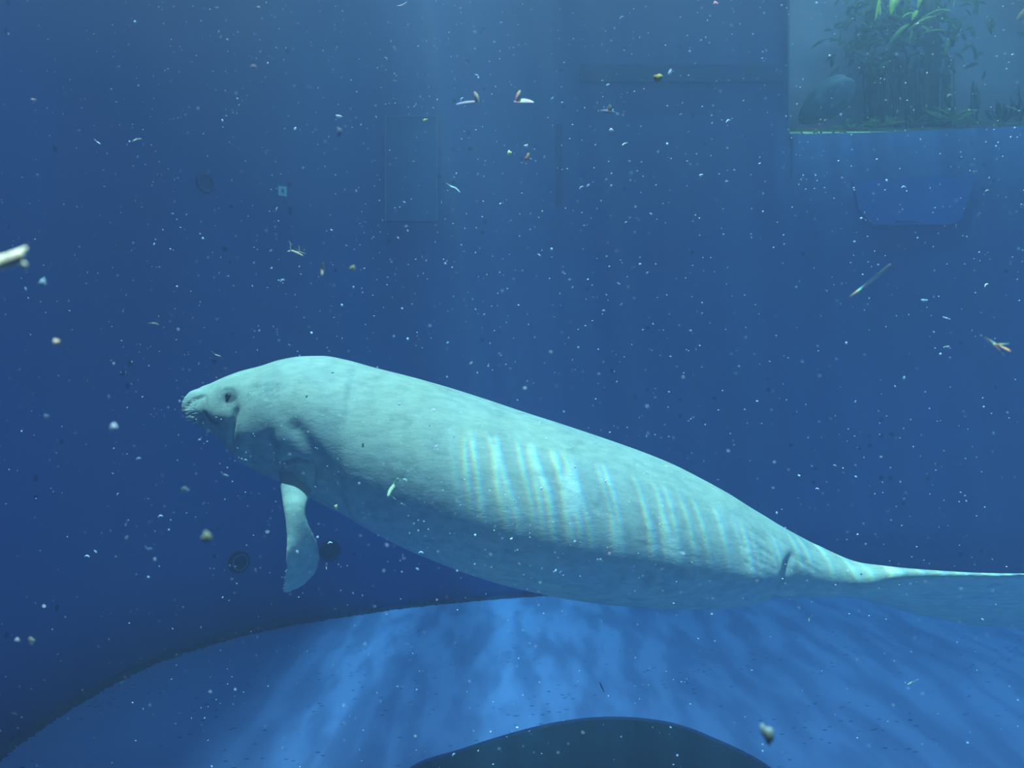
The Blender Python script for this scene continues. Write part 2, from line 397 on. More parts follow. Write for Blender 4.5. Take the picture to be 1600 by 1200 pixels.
# ------------------------------------------------------------------ planting reflected in the pane, built as things behind the back wall
M_leafB = plain('leaf_bright', (0.62, 0.85, 0.12), 0.5)
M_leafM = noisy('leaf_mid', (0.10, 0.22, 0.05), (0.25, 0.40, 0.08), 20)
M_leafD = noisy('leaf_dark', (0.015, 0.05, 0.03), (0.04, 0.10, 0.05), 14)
M_bark = noisy('bark', (0.02, 0.035, 0.035), (0.07, 0.09, 0.07), 12, stretch=(4, 4, 0.6))
M_soil = noisy('soil', (0.02, 0.045, 0.03), (0.16, 0.20, 0.09), 9, bump=0.4)
M_stone = noisy('pale_stone', (0.12, 0.20, 0.27), (0.24, 0.37, 0.45), 6, bump=0.1)
M_mauve = noisy('mauve_backdrop', (0.14, 0.20, 0.34), (0.24, 0.26, 0.38), 1.6)
M_frame = plain('refl_planting_edge', (0.16, 0.24, 0.40), 0.5)
yb = 6.5
bx_ = MB(); bx_.box((WX0-0.2, yb, 2.9), (WX1+1.0, yb+0.05, 5.31)); bx_.build('wall_planter_back', M_mauve, smooth=False)
tag(bpy.data.objects['wall_planter_back'], 'mauve backdrop wall behind the reflected plants', 'wall', kind='structure')
sl = MB(); prof = [(5.48, 3.05), (5.48, 3.30), (5.56, 3.36), (5.75, 3.495), (6.0, 3.56), (6.5, 3.60), (6.5, 3.05)]
sl.v = [(WX0-0.12, y, z) for y, z in prof]+[(WX1+1.0, y, z) for y, z in prof]; k = len(prof)
sl.f = [tuple(range(k)), tuple(range(k, 2*k))[::-1]]+[(i, k+i, k+(i+1) % k, (i+1) % k) for i in range(k)]
tag(sl.build('trim_2', M_soil, smooth=False), 'planter bed of dark soil under the reflected plants', 'planter bed', kind='structure')
sd_ = MB(); sd_.box((WX0-0.2, 5.48, 3.05), (WX0-0.12, yb, 5.31)); tag(sd_.build('wall_planter_side', M_leafD, smooth=False), 'dark side wall of the reflected planting', 'wall', kind='structure')
cl_ = MB(); cl_.box((WX0-0.2, 5.48, 5.32), (WX1+1.0, yb+0.05, 5.40)); cl_.box((WX0-0.2, 5.48, 4.74), (WX1+1.0, 5.54, 5.33)); tag(cl_.build('ceiling', M_leafD, smooth=False), 'dark ceiling added over the reflected planting to block the sun', 'ceiling', kind='structure')  # added lid keeps the sun off the stand-in planting
fr = MB(); q, nr = wall_point(1233, 100)
fr.box((WX0-0.05, q.y-0.05, WZ-0.05), (WX0-0.038, q.y-0.03, 4.3)); tag(fr.build('trim_3', M_frame, smooth=False), 'thin pale upright edge at the left of the reflected planting', 'trim', kind='structure')

def P(px, py, Y): return at(px, py, Y)
def plant(name, label, cat, base, parts, group=None):
    root = empty(name, base); tag(root, label, cat, group)
    for nm, mb, m in parts:
        mb.v = [tuple(Vector(x)-Vector(base)) for x in mb.v]; mb.build(nm, m, root)
    return root
# bright hanging leaves at the top
lb = MB()
for (a, b, wd) in (((1398, -6), (1392, 22), 12), ((1400, 2), (1426, 3), 9), ((1405, -8), (1392, 20), 9), ((1375, -6), (1368, 30), 5), ((1433, 16), (1425, 32), 7),
                   ((1428, 20), (1410, 27), 5), ((1406, -14), (1418, 6), 9), ((1372, 4), (1375, 25), 4), ((1440, -10), (1434, 14), 6)):
    pa_, pb_ = P(*a, 5.75), P(*b, 5.70)
    lb.blade(pa_, pb_, wd/F*5.7, (0.1, -0.6, 1.0), 0.08)
st = MB(); st.tube([P(1400, -60, 5.78), P(1404, -20, 5.77), P(1398, 0, 5.76)], 0.006)
plant('bamboo_plant', 'bright yellow green leaves hanging at the top of the reflected planting', 'plant', P(1400, -60, 5.78), [('leaves', lb, M_leafB), ('stem', st, M_leafM)])
lm = MB()
for (a, b, wd, be) in (((1462, 26), (1420, 46), 5, .12), ((1420, 38), (1388, 70), 7, .12), ((1425, 46), (1421, 68), 4, .0), ((1480, 50), (1436, 54), 4, .1), ((1482, 60), (1475, 88), 6, 0.05),
                       ((1440, 40), (1455, 60), 8, .1), ((1490, 20), (1440, 28), 4, .15)):
    lm.blade(P(*a, 5.85), P(*b, 5.80), wd/F*5.8, (0.1, -1, 0.7), be)
s2 = MB(); s2.tube([P(1500, -40, 5.9), P(1490, 10, 5.88), P(1440, 36, 5.86), P(1425, 46, 5.85)], 0.004)
plant('palm_frond', 'dim green frond drooping below the bright leaves', 'plant', P(1500, -40, 5.9), [('leaves', lm, M_leafM), ('stem', s2, M_leafM)])
orange = MB(); orange.blade(P(1612, 8, 5.7), P(1588, 32, 5.7), 9/F*5.7, (0, -1, 0.6), 0.05)
s3 = MB(); s3.tube([P(1640, -40, 5.72), P(1622, -10, 5.71), P(1611, 9, 5.7)], 0.004)
plant('orange_leaf_plant', 'orange leaf poking in at the top right corner', 'plant', P(1640, -40, 5.72), [('leaf', orange, plain('leaf_orange', (0.7, 0.35, 0.12))), ('stem', s3, M_bark)])
# trunk and dark shrub
tk = MB(); tk.tube([P(1452, 214, 6.0), P(1450, 190, 6.0), P(1454, 150, 6.0), P(1458, 90, 6.0), P(1452, 20, 6.0), P(1458, -60, 6.0)], [.14, .085, .06, .055, .05, .05], 12)
rt = MB()
for dx, dy in ((-30, 12), (32, 14), (-14, 18), (18, 16)): rt.tube([P(1452, 178, 5.98), P(1452+dx*.5, 190, 5.93), P(1452+dx, 188+dy, 5.9)], [.03, .022, .01], 7)
fo = MB(); rg = random.Random(5)
for i in range(420):
    cx, cy = rg.gauss(1405, 55), rg.gauss(52, 42)
    if cy > 118 or cx < 1290: continue
    Y = rg.uniform(6.02, 6.35); a = rg.uniform(0, 6.28); ln = rg.uniform(12, 30)
    fo.blade(P(cx, cy, Y), P(cx+math.cos(a)*ln, cy+abs(math.sin(a))*ln, Y-rg.uniform(0, .05)), rg.uniform(4, 8)/F*6, (rg.uniform(-.5, .5), -1, rg.uniform(0, .8)), .1, 4)
plant('planted_tree', 'dark tree with buttressed trunk and drooping foliage in the reflected planting', 'tree', P(1452, 200, 6.0), [('trunk', tk, M_bark), ('roots', rt, M_bark), ('foliage', fo, M_leafD)])
# curtain of hanging roots behind
hr = MB()
for i in range(80):
    x = rg.uniform(1345, 1490); y0 = rg.uniform(90, 120); hr.tube([P(x, y0, 6.22), P(x+rg.uniform(-3, 3), (y0+190)/2, 6.24), P(x+rg.uniform(-5, 5), 212, 6.22)], rg.uniform(.003, .008), 5)
tag(hr.build('hanging_roots', noisy('root_fibre', (0.03, 0.06, 0.05), (0.10, 0.15, 0.08), 6)), 'dim green curtain of thin roots hanging beside the dark trunk', 'roots', kind='stuff')
# grass tufts
def tuft(x, y, Y, n, h, spread, label, mat, wd=3.0):
    g = MB()
    for i in range(n):
        a = rg.uniform(-1, 1)
        g.blade(P(x+rg.uniform(-5, 5), y, Y), P(x+a*spread, y-h*rg.uniform(.5, 1)*(1-abs(a)*.6), Y+rg.uniform(-.08, .08)), wd/F*Y, (rg.uniform(-.3, .3), -1, .5), rg.uniform(-.2, .25), 6)
    plant('grass_tuft', label, 'grass', P(x, y, Y), [('blades', g, mat)], 'grass tufts in the reflected planting')
tuft(1488, 186, 5.75, 14, 34, 60, 'arching grass tuft just right of the tree trunk', M_leafM, 4)
tuft(1566, 190, 5.7, 16, 44, 30, 'dark spiky grass tuft near the right edge of the reflected planting', M_leafD, 5)
tuft(1592, 190, 5.7, 12, 70, 22, 'tall thin grass tuft at the far right edge', M_leafD, 2.5)
tuft(1380, 196, 5.75, 14, 20, 36, 'low grass tuft left of the tree trunk', M_leafM, 3.5)
tuft(1330, 204, 5.75, 12, 16, 34, 'low grass tuft beside the pale rounded rock', M_leafM, 3)
tuft(1524, 188, 5.8, 9, 80, 10, 'thin upright reeds between the two right grass tufts', M_leafD, 2)
# leaf litter and small roots lying along the sill
lt = MB()
for i in range(150):
    x = rg.uniform(1240, 1600); Y = rg.uniform(5.46, 5.62); a = rg.uniform(0, 6.28); l = rg.uniform(5, 16)
    c = Vector(((x-800)/F*Y, Y, WZ+rg.uniform(-.01, .05)))
    lt.blade(c, c+Vector((math.cos(a)*l, 0, math.sin(a)*l*.55))/F*Y, rg.uniform(2, 5)/F*Y, (rg.uniform(-.4, .4), -1, .6), .15, 4)
for i in range(26):
    x = rg.uniform(1240, 1600); c = P(x, 194, 5.5); lt.tube([c, c+Vector((rg.uniform(-.12, .12), -.02, rg.uniform(.0, .06))), c+Vector((rg.uniform(-.2, .2), -.03, rg.uniform(-.05, .03)))], .0035, 5)
tag(lt.build('leaf_litter', M_leafM), 'tangle of small leaves and twigs along the sill of the reflected planting', 'leaf litter', kind='stuff')
# rock
rk = bmesh.new(); bmesh.ops.create_icosphere(rk, subdivisions=4, radius=1.0)
for vtx in rk.verts:
    c = vtx.co; s_ = 1+0.10*math.sin(c.x*3.1+1)+0.06*math.sin(c.y*7+c.z*5); vtx.co = Vector((c.x*0.27*s_, c.y*0.16*s_, c.z*0.13*s_))
    vtx.co = Matrix.Rotation(math.radians(-38), 3, 'Y') @ vtx.co
me = bpy.data.meshes.new('pale_rock'); rk.to_mesh(me); rk.free(); me.materials.append(M_stone); me.polygons.foreach_set('use_smooth', [True]*len(me.polygons))
o = bpy.data.objects.new('pale_rock', me); C.objects.link(o); o.location = P(1290, 158, 5.95); tag(o, 'pale bluish rounded rock at the left of the reflected planting', 'rock')
pl = bpy.data.lights.new('planting_fill', 'AREA'); pl.shape = 'RECTANGLE'; pl.size = 2.0; pl.size_y = 0.3; pl.energy = 16; pl.color = (1.0, 0.93, 0.9)  # added light for the reflected planting, no fixture behind it
po = bpy.data.objects.new('planting_fill', pl); C.objects.link(po); po.location = (3.2, 5.75, 5.0); po.rotation_euler = (math.radians(22), 0, 0)

# ------------------------------------------------------------------ manatee
ST = [  # px, top py, bottom py, near-far half width as a share of half height
 (287, 629, 641, 1.0), (290, 622, 648, 1.15), (296, 615, 654, 1.2), (305, 609, 661, 1.15), (316, 604, 668, 1.1), (330, 599, 675, 1.05),
 (345, 592, 685, 1.0), (360, 586, 700, 1.0), (380, 579, 721, 1.0), (410, 571.5, 739, 1.0), (440, 562, 752, 1.0), (475, 556.5, 769, 1.0), (505, 556, 786, 1.0),
 (540, 562, 803, 1.0), (580, 573, 826, 1.02), (640, 588, 858, 1.05), (700, 605, 884, 1.08), (760, 624, 906, 1.10), (820, 644, 923, 1.12), (880, 663, 936, 1.12),
 (940, 683, 945, 1.12), (1000, 704, 950, 1.12), (1050, 724, 952.5, 1.12), (1100, 749, 952.5, 1.12), (1140, 771, 949, 1.14), (1170, 790, 943.5, 1.15), (1200, 808, 937, 1.15),
 (1225, 823, 934, 1.15), (1250, 836.5, 933, 1.2)]
TAIL = [  # px, top py, bottom py, half thickness m, half width m, roll degrees
 (1290, 857, 932.5, .085, .13, 6), (1340, 879, 934, .060, .17, 16), (1400, 889, 943, .042, .215, 27), (1480, 895, 960, .028, .26, 35), (1550, 896.5, 972, .019, .285, 38),
 (1610, 899, 980, .015, .295, 38), (1680, 906, 982, .013, .27, 36), (1730, 916, 978, .012, .21, 34), (1760, 928, 968, .010, .13, 32), (1772, 938, 958, .006, .05, 30)]
SEG = 96
def depth(px): return 2.37 - 0.08*(px-290)/1300.0
def ring(cx, cz, Y, a, b, roll, egg=0.0):
    out = []
    r = math.radians(roll); W = Vector((0, -math.cos(r), math.sin(r))); U = Vector((0, math.sin(r), math.cos(r)))
    for j in range(SEG):
        t = 2*math.pi*j/SEG
        bb = b*(1-egg*math.sin(t))
        out.append(Vector((cx, Y, cz)) + W*bb*math.cos(t) + U*a*math.sin(t))
    return out
def proj(p): return (p.x/p.y*F+800, 600-(p.z-CAMZ)/p.y*F)

def interp(tab, x):
    xs = np.array([r[0] for r in tab], float); ys = np.array([r[1:] for r in tab], float)
    i = int(np.clip(np.searchsorted(xs, x)-1, 0, len(xs)-2)); h = xs[i+1]-xs[i]; t = (x-xs[i])/h
    def m(k):
        if k == 0: return (ys[1]-ys[0])/(xs[1]-xs[0])
        if k == len(xs)-1: return (ys[-1]-ys[-2])/(xs[-1]-xs[-2])
        d0 = (ys[k]-ys[k-1])/(xs[k]-xs[k-1]); d1 = (ys[k+1]-ys[k])/(xs[k+1]-xs[k]); return np.where(d0*d1 > 0, 2*d0*d1/(d0+d1+1e-12*np.sign(d0+d1+1e-30)), 0.0)
    a, b = m(i), m(i+1)
    return (2*t**3-3*t*t+1)*ys[i]+(t**3-2*t*t+t)*h*a+(-2*t**3+3*t*t)*ys[i+1]+(t**3-t*t)*h*b

# one table: px, top, bot, a, b, roll  (a from the outline for the trunk)
FULL = []
for px, t, bt, k in ST:
    Y = depth(px); a = (bt-t)/2/F*Y; FULL.append((px, t, bt, a, a*k, 0))
FULL += [(r[0], r[1], r[2], r[3]*.86, r[4]*.86, r[5]) for r in TAIL]
xs_ = [286.2, 286.5, 287, 288, 290, 292, 295, 298] + list(range(302, 1772, 6)) + [1772]
rings = []
for px in xs_:
    tp, bt, a, b, roll = interp(FULL, max(px, 287))
    Y = depth(px); cx = (px-800)/F*Y
    if px < 287: s_ = 0.35 if px < 286.4 else 0.75; mid = (tp+bt)/2; tp, bt = mid-(mid-tp)*s_, mid+(bt-mid)*s_; a *= s_; b *= s_
    cz = CAMZ-((tp+bt)/2-600)/F*Y
    egg = 0.10 if 560 < px < 1200 else 0.0
    for it in range(12):
        R = ring(cx, cz, Y, a, b, roll, egg)
        ys = [proj(p)[1] for p in R]; t0, b0 = min(ys), max(ys)
        cz -= ((tp+bt)/2-(t0+b0)/2)/F*Y
        s_ = (bt-tp)/max(b0-t0, 1e-3)
        if roll < 3: a *= s_; b *= s_
        else: roll = min(60, max(roll*(1+(s_-1)*0.5), 3.01))
    rings.append(ring(cx, cz, Y, a, b, roll, egg))
vs = [p for R in rings for p in R]; fs = []
for i in range(len(rings)-1):
    for j in range(SEG):
        fs.append((i*SEG+j, (i+1)*SEG+j, (i+1)*SEG+(j+1) % SEG, i*SEG+(j+1) % SEG))
fs.append(tuple(range(SEG))); fs.append(tuple((len(rings)-1)*SEG+j for j in range(SEG))[::-1])

def loft(secs, seg=36):
    """sections: centre, half-width vector, half-thickness vector"""
    v, f = [], []
    for c, wv, tv in secs:
        for j in range(seg):
            a = 2*math.pi*j/seg; v.append(Vector(c)+Vector(wv)*math.cos(a)+Vector(tv)*math.sin(a))
    for i in range(len(secs)-1):
        for j in range(seg): f.append((i*seg+j, i*seg+(j+1) % seg, (i+1)*seg+(j+1) % seg, (i+1)*seg+j))
    f.append(tuple(range(seg))[::-1]); f.append(tuple((len(secs)-1)*seg+j for j in range(seg)))
    return v, f

# near flipper: py, left px, right px, depth Y, half thickness, twist (degrees: far edge direction of the blade)
FL = [(712, 436, 484, 2.66, .050, 5), (735, 437, 485, 2.615, .050, 5), (755, 438, 486, 2.585, .046, 8), (772, 440, 485, 2.55, .040, 8), (788, 442, 480, 2.515, .032, 10),
      (803, 445, 477, 2.495, .024, 18), (822, 449, 481, 2.488, .019, 32), (842, 452, 488, 2.49, .015, 45), (862, 454, 493, 2.50, .012, 54),
      (880, 454, 493, 2.515, .010, 58), (897, 450, 489, 2.53, .008, 58), (912, 445, 479, 2.55, .006, 54), (922, 443, 466, 2.56, .005, 50), (927, 443.5, 452, 2.565, .003, 45)]
def flip_secs():
    secs = []
    for k in range(0, (len(FL)-1)*4+1):
        y = FL[0][0]+(FL[-1][0]-FL[0][0])*k/((len(FL)-1)*4)
        l, r, Y, th, tw = interp(FL, y); Y = 2.355+(Y-2.76)*.855; th *= .86
        pl_, pr_ = at(l, y, Y), at(r, y, Y); c = (pl_+pr_)/2; hw = (pr_-pl_).length/2; a = math.radians(tw)
        # blade turned about its long axis: the trailing (right) edge lies farther from the window
        half = hw/math.cos(a)*0.98
        wv = Vector((math.cos(a)*half, math.sin(a)*half, 0)); tv = Vector((-math.sin(a)*th, math.cos(a)*th, -th*0.15))
        secs.append((c, wv, tv))
    return secs
fv_, ff_ = loft(flip_secs())
# far flipper, folded back along the far side of the chest
far = []
for t, hw_, th in ((0, .055, .045), (.15, .06, .04), (.4, .06, .028), (.65, .07, .02), (.85, .055, .012), (1, .015, .006)):
    c = Vector((-0.82+0.34*t, 3.02+0.10*t, 1.16-0.13*t)); far.append((c, Vector((0.25, 0.3, 0.9)).normalized()*hw_, Vector((0, 1, -0.3)).normalized()*th))
gv_, gf_ = loft(far)
gv_ = [Vector((0, 0, CAMZ))+(Vector(q)-Vector((0, 0, CAMZ)))*.855 for q in gv_]
allv = list(vs); allf = list(fs)
for (v2, f2) in ((fv_, ff_), (gv_, gf_)):
    n0 = len(allv); allv += v2; allf += [tuple(n0+i for i in q) for q in f2]

# skin material --------------------------------------------------------------
def skin_mat():
    m, nt, b = newmat('manatee_skin'); L = nt.links; tc = N(nt, 'ShaderNodeTexCoord')
    def noise(scale, det, st=(1, 1, 1)):
        mp = N(nt, 'ShaderNodeMapping'); mp.inputs['Scale'].default_value = st; L.new(tc.outputs['Object'], mp.inputs[0])
        n = N(nt, 'ShaderNodeTexNoise'); n.inputs['Scale'].default_value = scale; n.inputs['Detail'].default_value = det; n.inputs['Roughness'].default_value = 0.6; L.new(mp.outputs[0], n.inputs['Vector']); return n.outputs[0]
    n1 = noise(3.0, 4); n2 = noise(38, 5, (0.55, 1, 1)); n3 = noise(9, 5)
    r1 = N(nt, 'ShaderNodeValToRGB'); r1.color_ramp.elements[0].position = .35; r1.color_ramp.elements[1].position = .65
    r1.color_ramp.elements[0].color = (0.30, 0.39, 0.40, 1); r1.color_ramp.elements[1].color = (0.36, 0.44, 0.38, 1); L.new(n1, r1.inputs[0])
    r2 = N(nt, 'ShaderNodeValToRGB'); r2.color_ramp.elements[0].position = .38; r2.color_ramp.elements[1].position = .62
    r2.color_ramp.elements[0].color = (0.80, 0.82, 0.84, 1); r2.color_ramp.elements[1].color = (1, 1, 1, 1); L.new(n2, r2.inputs[0])
    mx = N(nt, 'ShaderNodeMix', data_type='RGBA', blend_type='MULTIPLY'); mx.inputs[0].default_value = 1; L.new(r1.outputs[0], mx.inputs[6]); L.new(r2.outputs[0], mx.inputs[7])
    r3 = N(nt, 'ShaderNodeValToRGB'); r3.color_ramp.elements[0].position = .30; r3.color_ramp.elements[1].position = .42
    r3.color_ramp.elements[0].color = (0.78, 0.80, 0.84, 1); r3.color_ramp.elements[1].color = (1, 1, 1, 1); L.new(n3, r3.inputs[0])
    m2 = N(nt, 'ShaderNodeMix', data_type='RGBA', blend_type='MULTIPLY'); m2.inputs[0].default_value = 1; L.new(mx.outputs[2], m2.inputs[6]); L.new(r3.outputs[0], m2.inputs[7])
    at_ = N(nt, 'ShaderNodeAttribute', attribute_name='marking_shade'); m3 = N(nt, 'ShaderNodeMix', data_type='RGBA', blend_type='MIX')
    L.new(at_.outputs['Fac'], m3.inputs[0]); L.new(m2.outputs[2], m3.inputs[6]); m3.inputs[7].default_value = (0.045, 0.065, 0.09, 1)
    L.new(m3.outputs[2], b.inputs['Base Color'])
    b.inputs['Roughness'].default_value = 0.62; b.inputs['Specular IOR Level'].default_value = 0.15
    ad1 = N(nt, 'ShaderNodeMath', operation='ADD'); L.new(n2, ad1.inputs[0]); fine = noise(110, 3, (0.5, 1, 1)); L.new(fine, ad1.inputs[1])
    bp = N(nt, 'ShaderNodeBump'); bp.inputs['Strength'].default_value = 0.30; bp.inputs['Distance'].default_value = 0.003; L.new(ad1.outputs[0], bp.inputs['Height']); L.new(bp.outputs[0], b.inputs['Normal'])
    return m
M_skin = skin_mat()

tmp = mesh_obj('tmp_body', allv, allf, None)
bm = bmesh.new(); bm.from_mesh(tmp.data); bmesh.ops.recalc_face_normals(bm, faces=bm.faces); bm.to_mesh(tmp.data); bm.free()
rm = tmp.modifiers.new('r', 'REMESH'); rm.mode = 'VOXEL'; rm.voxel_size = 0.0065
cs = tmp.modifiers.new('s', 'SMOOTH'); cs.factor = 0.5; cs.iterations = 5
dg = bpy.context.evaluated_depsgraph_get(); ev = tmp.evaluated_get(dg)
me = bpy.data.meshes.new_from_object(ev); bpy.data.objects.remove(tmp)
nv = len(me.vertices); co = np.empty(nv*3); me.vertices.foreach_get('co', co); co = co.reshape(-1, 3)
no = np.empty(nv*3); me.vertices.foreach_get('normal', no); no = no.reshape(-1, 3)
PX = co[:, 0]/co[:, 1]*F+800; PY = 600-(co[:, 2]-CAMZ)/co[:, 1]*F
near = np.clip(-no[:, 1]*3+0.2, 0, 1)
mirror_both = np.ones(nv)
def polydist(pts):
    d = np.full(nv, 1e9); s = np.zeros(nv); L_ = 0; seg = []
    for (x0, y0), (x1, y1) in zip(pts[:-1], pts[1:]):
        l = math.hypot(x1-x0, y1-y0); t = np.clip(((PX-x0)*(x1-x0)+(PY-y0)*(y1-y0))/l**2, 0, 1)
        dd = np.hypot(PX-x0-t*(x1-x0), PY-y0-t*(y1-y0)); m_ = dd < d; d[m_] = dd[m_]; s[m_] = L_+t[m_]*l; L_ += l
    return d, s/L_
disp = np.zeros(nv)
def groove(pts, wd, dp, fade=True):
    d, s = polydist(pts); e = np.clip(np.minimum(s, 1-s)*5+0.15, 0, 1) if fade else 1
    global disp; disp = disp - dp*np.exp(-(d/wd)**2)*e*near
def bump(x, y, rx, ry, h):
    global disp; disp = disp + h*np.exp(-(((PX-x)/rx)**2+((PY-y)/ry)**2))*near
# muzzle, mouth and nostril
groove([(291, 640), (294, 631), (301, 625), (312, 621), (321, 619)], 2.6, .008)
bump(306, 643, 11, 11, .008)
bump(327, 640, 7, 14, .003)
groove([(309, 658), (317, 652), (322, 649)], 2.2, .004)
groove([(319, 641), (323, 649), (329, 656), (337, 661), (344, 662)], 2.2, .008)
groove([(320, 619), (322, 630), (320, 641)], 2.4, .003)
bump(300, 614, 8, 4, .003)
bump(309, 606, 3, 2, -.004)
# eye socket, lids and cheek folds
bump(356, 619, 9, 7, -.007); groove([(347, 613), (353, 608), (361, 609), (368, 614)], 2.0, .004); groove([(348, 624), (354, 630), (362, 628), (369, 620)], 2.0, .004)
bump(356, 619, 4, 3.4, .007)
groove([(350, 632), (356, 636), (364, 633)], 2, .004); bump(358, 634, 7, 2.2, .004)
bump(345, 648, 14, 10, .006)
groove([(372, 632), (367, 650), (362, 672), (360, 690), (362, 706)], 4.5, .013)
bump(380, 680, 12, 26, .008)
groove([(418, 670), (424, 700), (428, 728)], 9, .008)
groove([(452, 655), (470, 680), (492, 712), (500, 745)], 14, .010)
bump(440, 690, 14, 26, .004)
groove([(437, 735), (442, 722), (462, 716), (482, 722), (490, 740), (489, 765)], 4, .010)
groove([(388, 700), (392, 722), (398, 738)], 5, .004)
# tail root fold
groove([(1238, 864), (1232, 880), (1225, 905), (1212, 930), (1204, 946)], 6, .016)
bump(1185, 905, 34, 30, .012)
rg2 = random.Random(11)
for i in range(26):     # fine folds behind the tail root and on the rear flank
    x = rg2.uniform(1150, 1330); y = 860+(x-1250)*0.2+rg2.uniform(-20, 34); l = rg2.uniform(14, 34)
    groove([(x, y), (x+l*.5, y+l*.30), (x+l, y+l*.62)], 2.0, .0022)
for i in range(46):     # shallow skin creases on neck and flank
    x = rg2.uniform(380, 1150); y = 640+(x-380)*0.26+rg2.uniform(-50, 60); l = rg2.uniform(20, 60)
    groove([(x, y), (x+l*.5, y+rg2.uniform(-6, 10)), (x+l, y+l*.25)], 2.4, .0006)
for i in range(40):     # scarred patch behind the eye
    x = rg2.uniform(395, 436); y = rg2.uniform(597, 622); l = rg2.uniform(4, 9)
    groove([(x, y), (x-l*.4, y+l)], 1.3, .0016)
co2 = co + no*disp[:, None]*.88
me.vertices.foreach_set('co', co2.ravel()); me.update()
mark = np.zeros(nv)
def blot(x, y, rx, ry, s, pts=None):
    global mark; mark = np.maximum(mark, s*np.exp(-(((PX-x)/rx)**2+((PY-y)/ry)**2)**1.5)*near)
blot(358, 620, 16, 13, .92); blot(356, 618, 7, 5, .95); blot(352, 645, 16, 12, .25); blot(310, 653, 17, 12, .34); blot(505, 640, 14, 6, .18); blot(560, 597, 12, 4, .14)  # dark eye patch and blots, with shade painted under the muzzle
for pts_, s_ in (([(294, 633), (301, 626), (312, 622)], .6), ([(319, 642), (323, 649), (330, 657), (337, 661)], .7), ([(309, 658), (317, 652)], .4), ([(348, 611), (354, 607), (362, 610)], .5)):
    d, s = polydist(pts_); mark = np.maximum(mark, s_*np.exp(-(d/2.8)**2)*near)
att = me.attributes.new('marking_shade', 'FLOAT', 'POINT'); att.data.foreach_set('value', mark.astype(np.float32))
me.materials.clear(); me.materials.append(M_skin)
me.polygons.foreach_set('use_smooth', [True]*len(me.polygons)); me.name = 'manatee'
man = bpy.data.objects.new('manatee', me); C.objects.link(man)
tag(man, 'large pale manatee swimming left, back lit bright, near flipper hanging down', 'manatee')
bvh = BVHTree.FromPolygons([tuple(c) for c in co2], [tuple(p.vertices) for p in me.polygons])
def on_body(px, py):
    d = Vector(((px-800)/F, 1, -(py-600)/F)).normalized(); hit = bvh.ray_cast(Vector((0, 0, CAMZ)), d); return hit[0], hit[1]
# eye
h, hn = on_body(356, 619)
if h is not None:
    es = bmesh.new(); bmesh.ops.create_uvsphere(es, u_segments=24, v_segments=16, radius=0.0105); em = bpy.data.meshes.new('eye'); es.to_mesh(em); es.free()
    mt = plain('eye_dark', (0.01, 0.012, 0.015), 0.12); mt.node_tree.nodes['Principled BSDF'].inputs['Specular IOR Level'].default_value = 0.8
    em.materials.append(mt); em.polygons.foreach_set('use_smooth', [True]*len(em.polygons))
    eo = bpy.data.objects.new('eye', em); C.objects.link(eo); eo.location = h-hn*0.004; eo.parent = man; eo['label'] = 'small dark eye'
# whiskers on the muzzle
wk = MB()
for i in range(42):
    px_, py_ = rg2.uniform(290, 312), rg2.uniform(620, 660); h, hn = on_body(px_, py_)
    if h is None: continue
    d = (hn*0.5+Vector((-0.9, -.15, 0.12+rg2.uniform(-.3, .25)))).normalized(); wk.tube([h-d*.001, h+d*.009, h+d*.018+Vector((0, 0, -.0015))], [.0005, .0004, .0002], 4)
wo = wk.build('whiskers', plain('bristle', (0.75, 0.8, 0.7)), man); wo['kind'] = 'stuff'

# ------------------------------------------------------------------ drifting debris
def drift(col): return plain('debris', col, 0.8)
D_pale, D_tan, D_yel, D_wht, D_pink, D_olive = (drift(c) for c in ((0.42, 0.48, 0.40), (0.55, 0.46, 0.34), (0.80, 0.80, 0.35), (0.9, 0.92, 0.92), (0.65, 0.52, 0.62), (0.35, 0.42, 0.22)))
def strand(name, cat, label, pts, wpx, Y, mat, branches=(), flat=0.45):
    base = at(*pts[0], Y); root = MB()
    ps = catmull([at(x, y, Y+0.02*math.sin(i*1.7)) for i, (x, y) in enumerate(pts)], 4); kk = len(ps)
    ws = [max(0.25, math.sin(math.pi*(0.08+0.84*i/(kk-1)))**0.4)*wpx/2/F*Y for i in range(kk)]
    root.tube(ps, ws, 8, flat)
    root.v = [tuple(Vector(q)-base) for q in root.v]
    o = root.build(name, mat); o.location = base; tag(o, label, cat)
    for b in branches:
        mb = MB(); bs = catmull([at(x, y, Y) for x, y in b[0]], 4); mb.tube(bs, [b[1]/2/F*Y*(1-.6*i/(len(bs)-1)) for i in range(len(bs))], 7, flat)
        mb.v = [tuple(Vector(q)-base) for q in mb.v]; mb.build('twig_branch', mat, o)
    return o
def flake(px, py, rx, ry, Y, mat, label, rot=0.0, name='debris_flake', cat='debris'):
    bmf = bmesh.new(); bmesh.ops.create_icosphere(bmf, subdivisions=3, radius=1.0); r_ = random.Random(int(px*7+py))
    a, b_ = r_.uniform(0, 6), r_.uniform(0, 6)
    for v_ in bmf.verts:
        c = v_.co; s_ = 1+.18*math.sin(3*math.atan2(c.z, c.x)+a)+.12*math.sin(5*math.atan2(c.z, c.x)+b_)
        v_.co = Vector((c.x*rx/F*Y*s_, c.y*min(rx, ry)/F*Y*.5, c.z*ry/F*Y*s_))
    mf = bpy.data.meshes.new(name); bmf.to_mesh(mf); bmf.free(); mf.materials.append(mat); mf.polygons.foreach_set('use_smooth', [True]*len(mf.polygons))
    o = bpy.data.objects.new(name, mf); C.objects.link(o); o.location = at(px, py, Y); o.rotation_euler = (0, rot, 0); tag(o, label, cat); return o

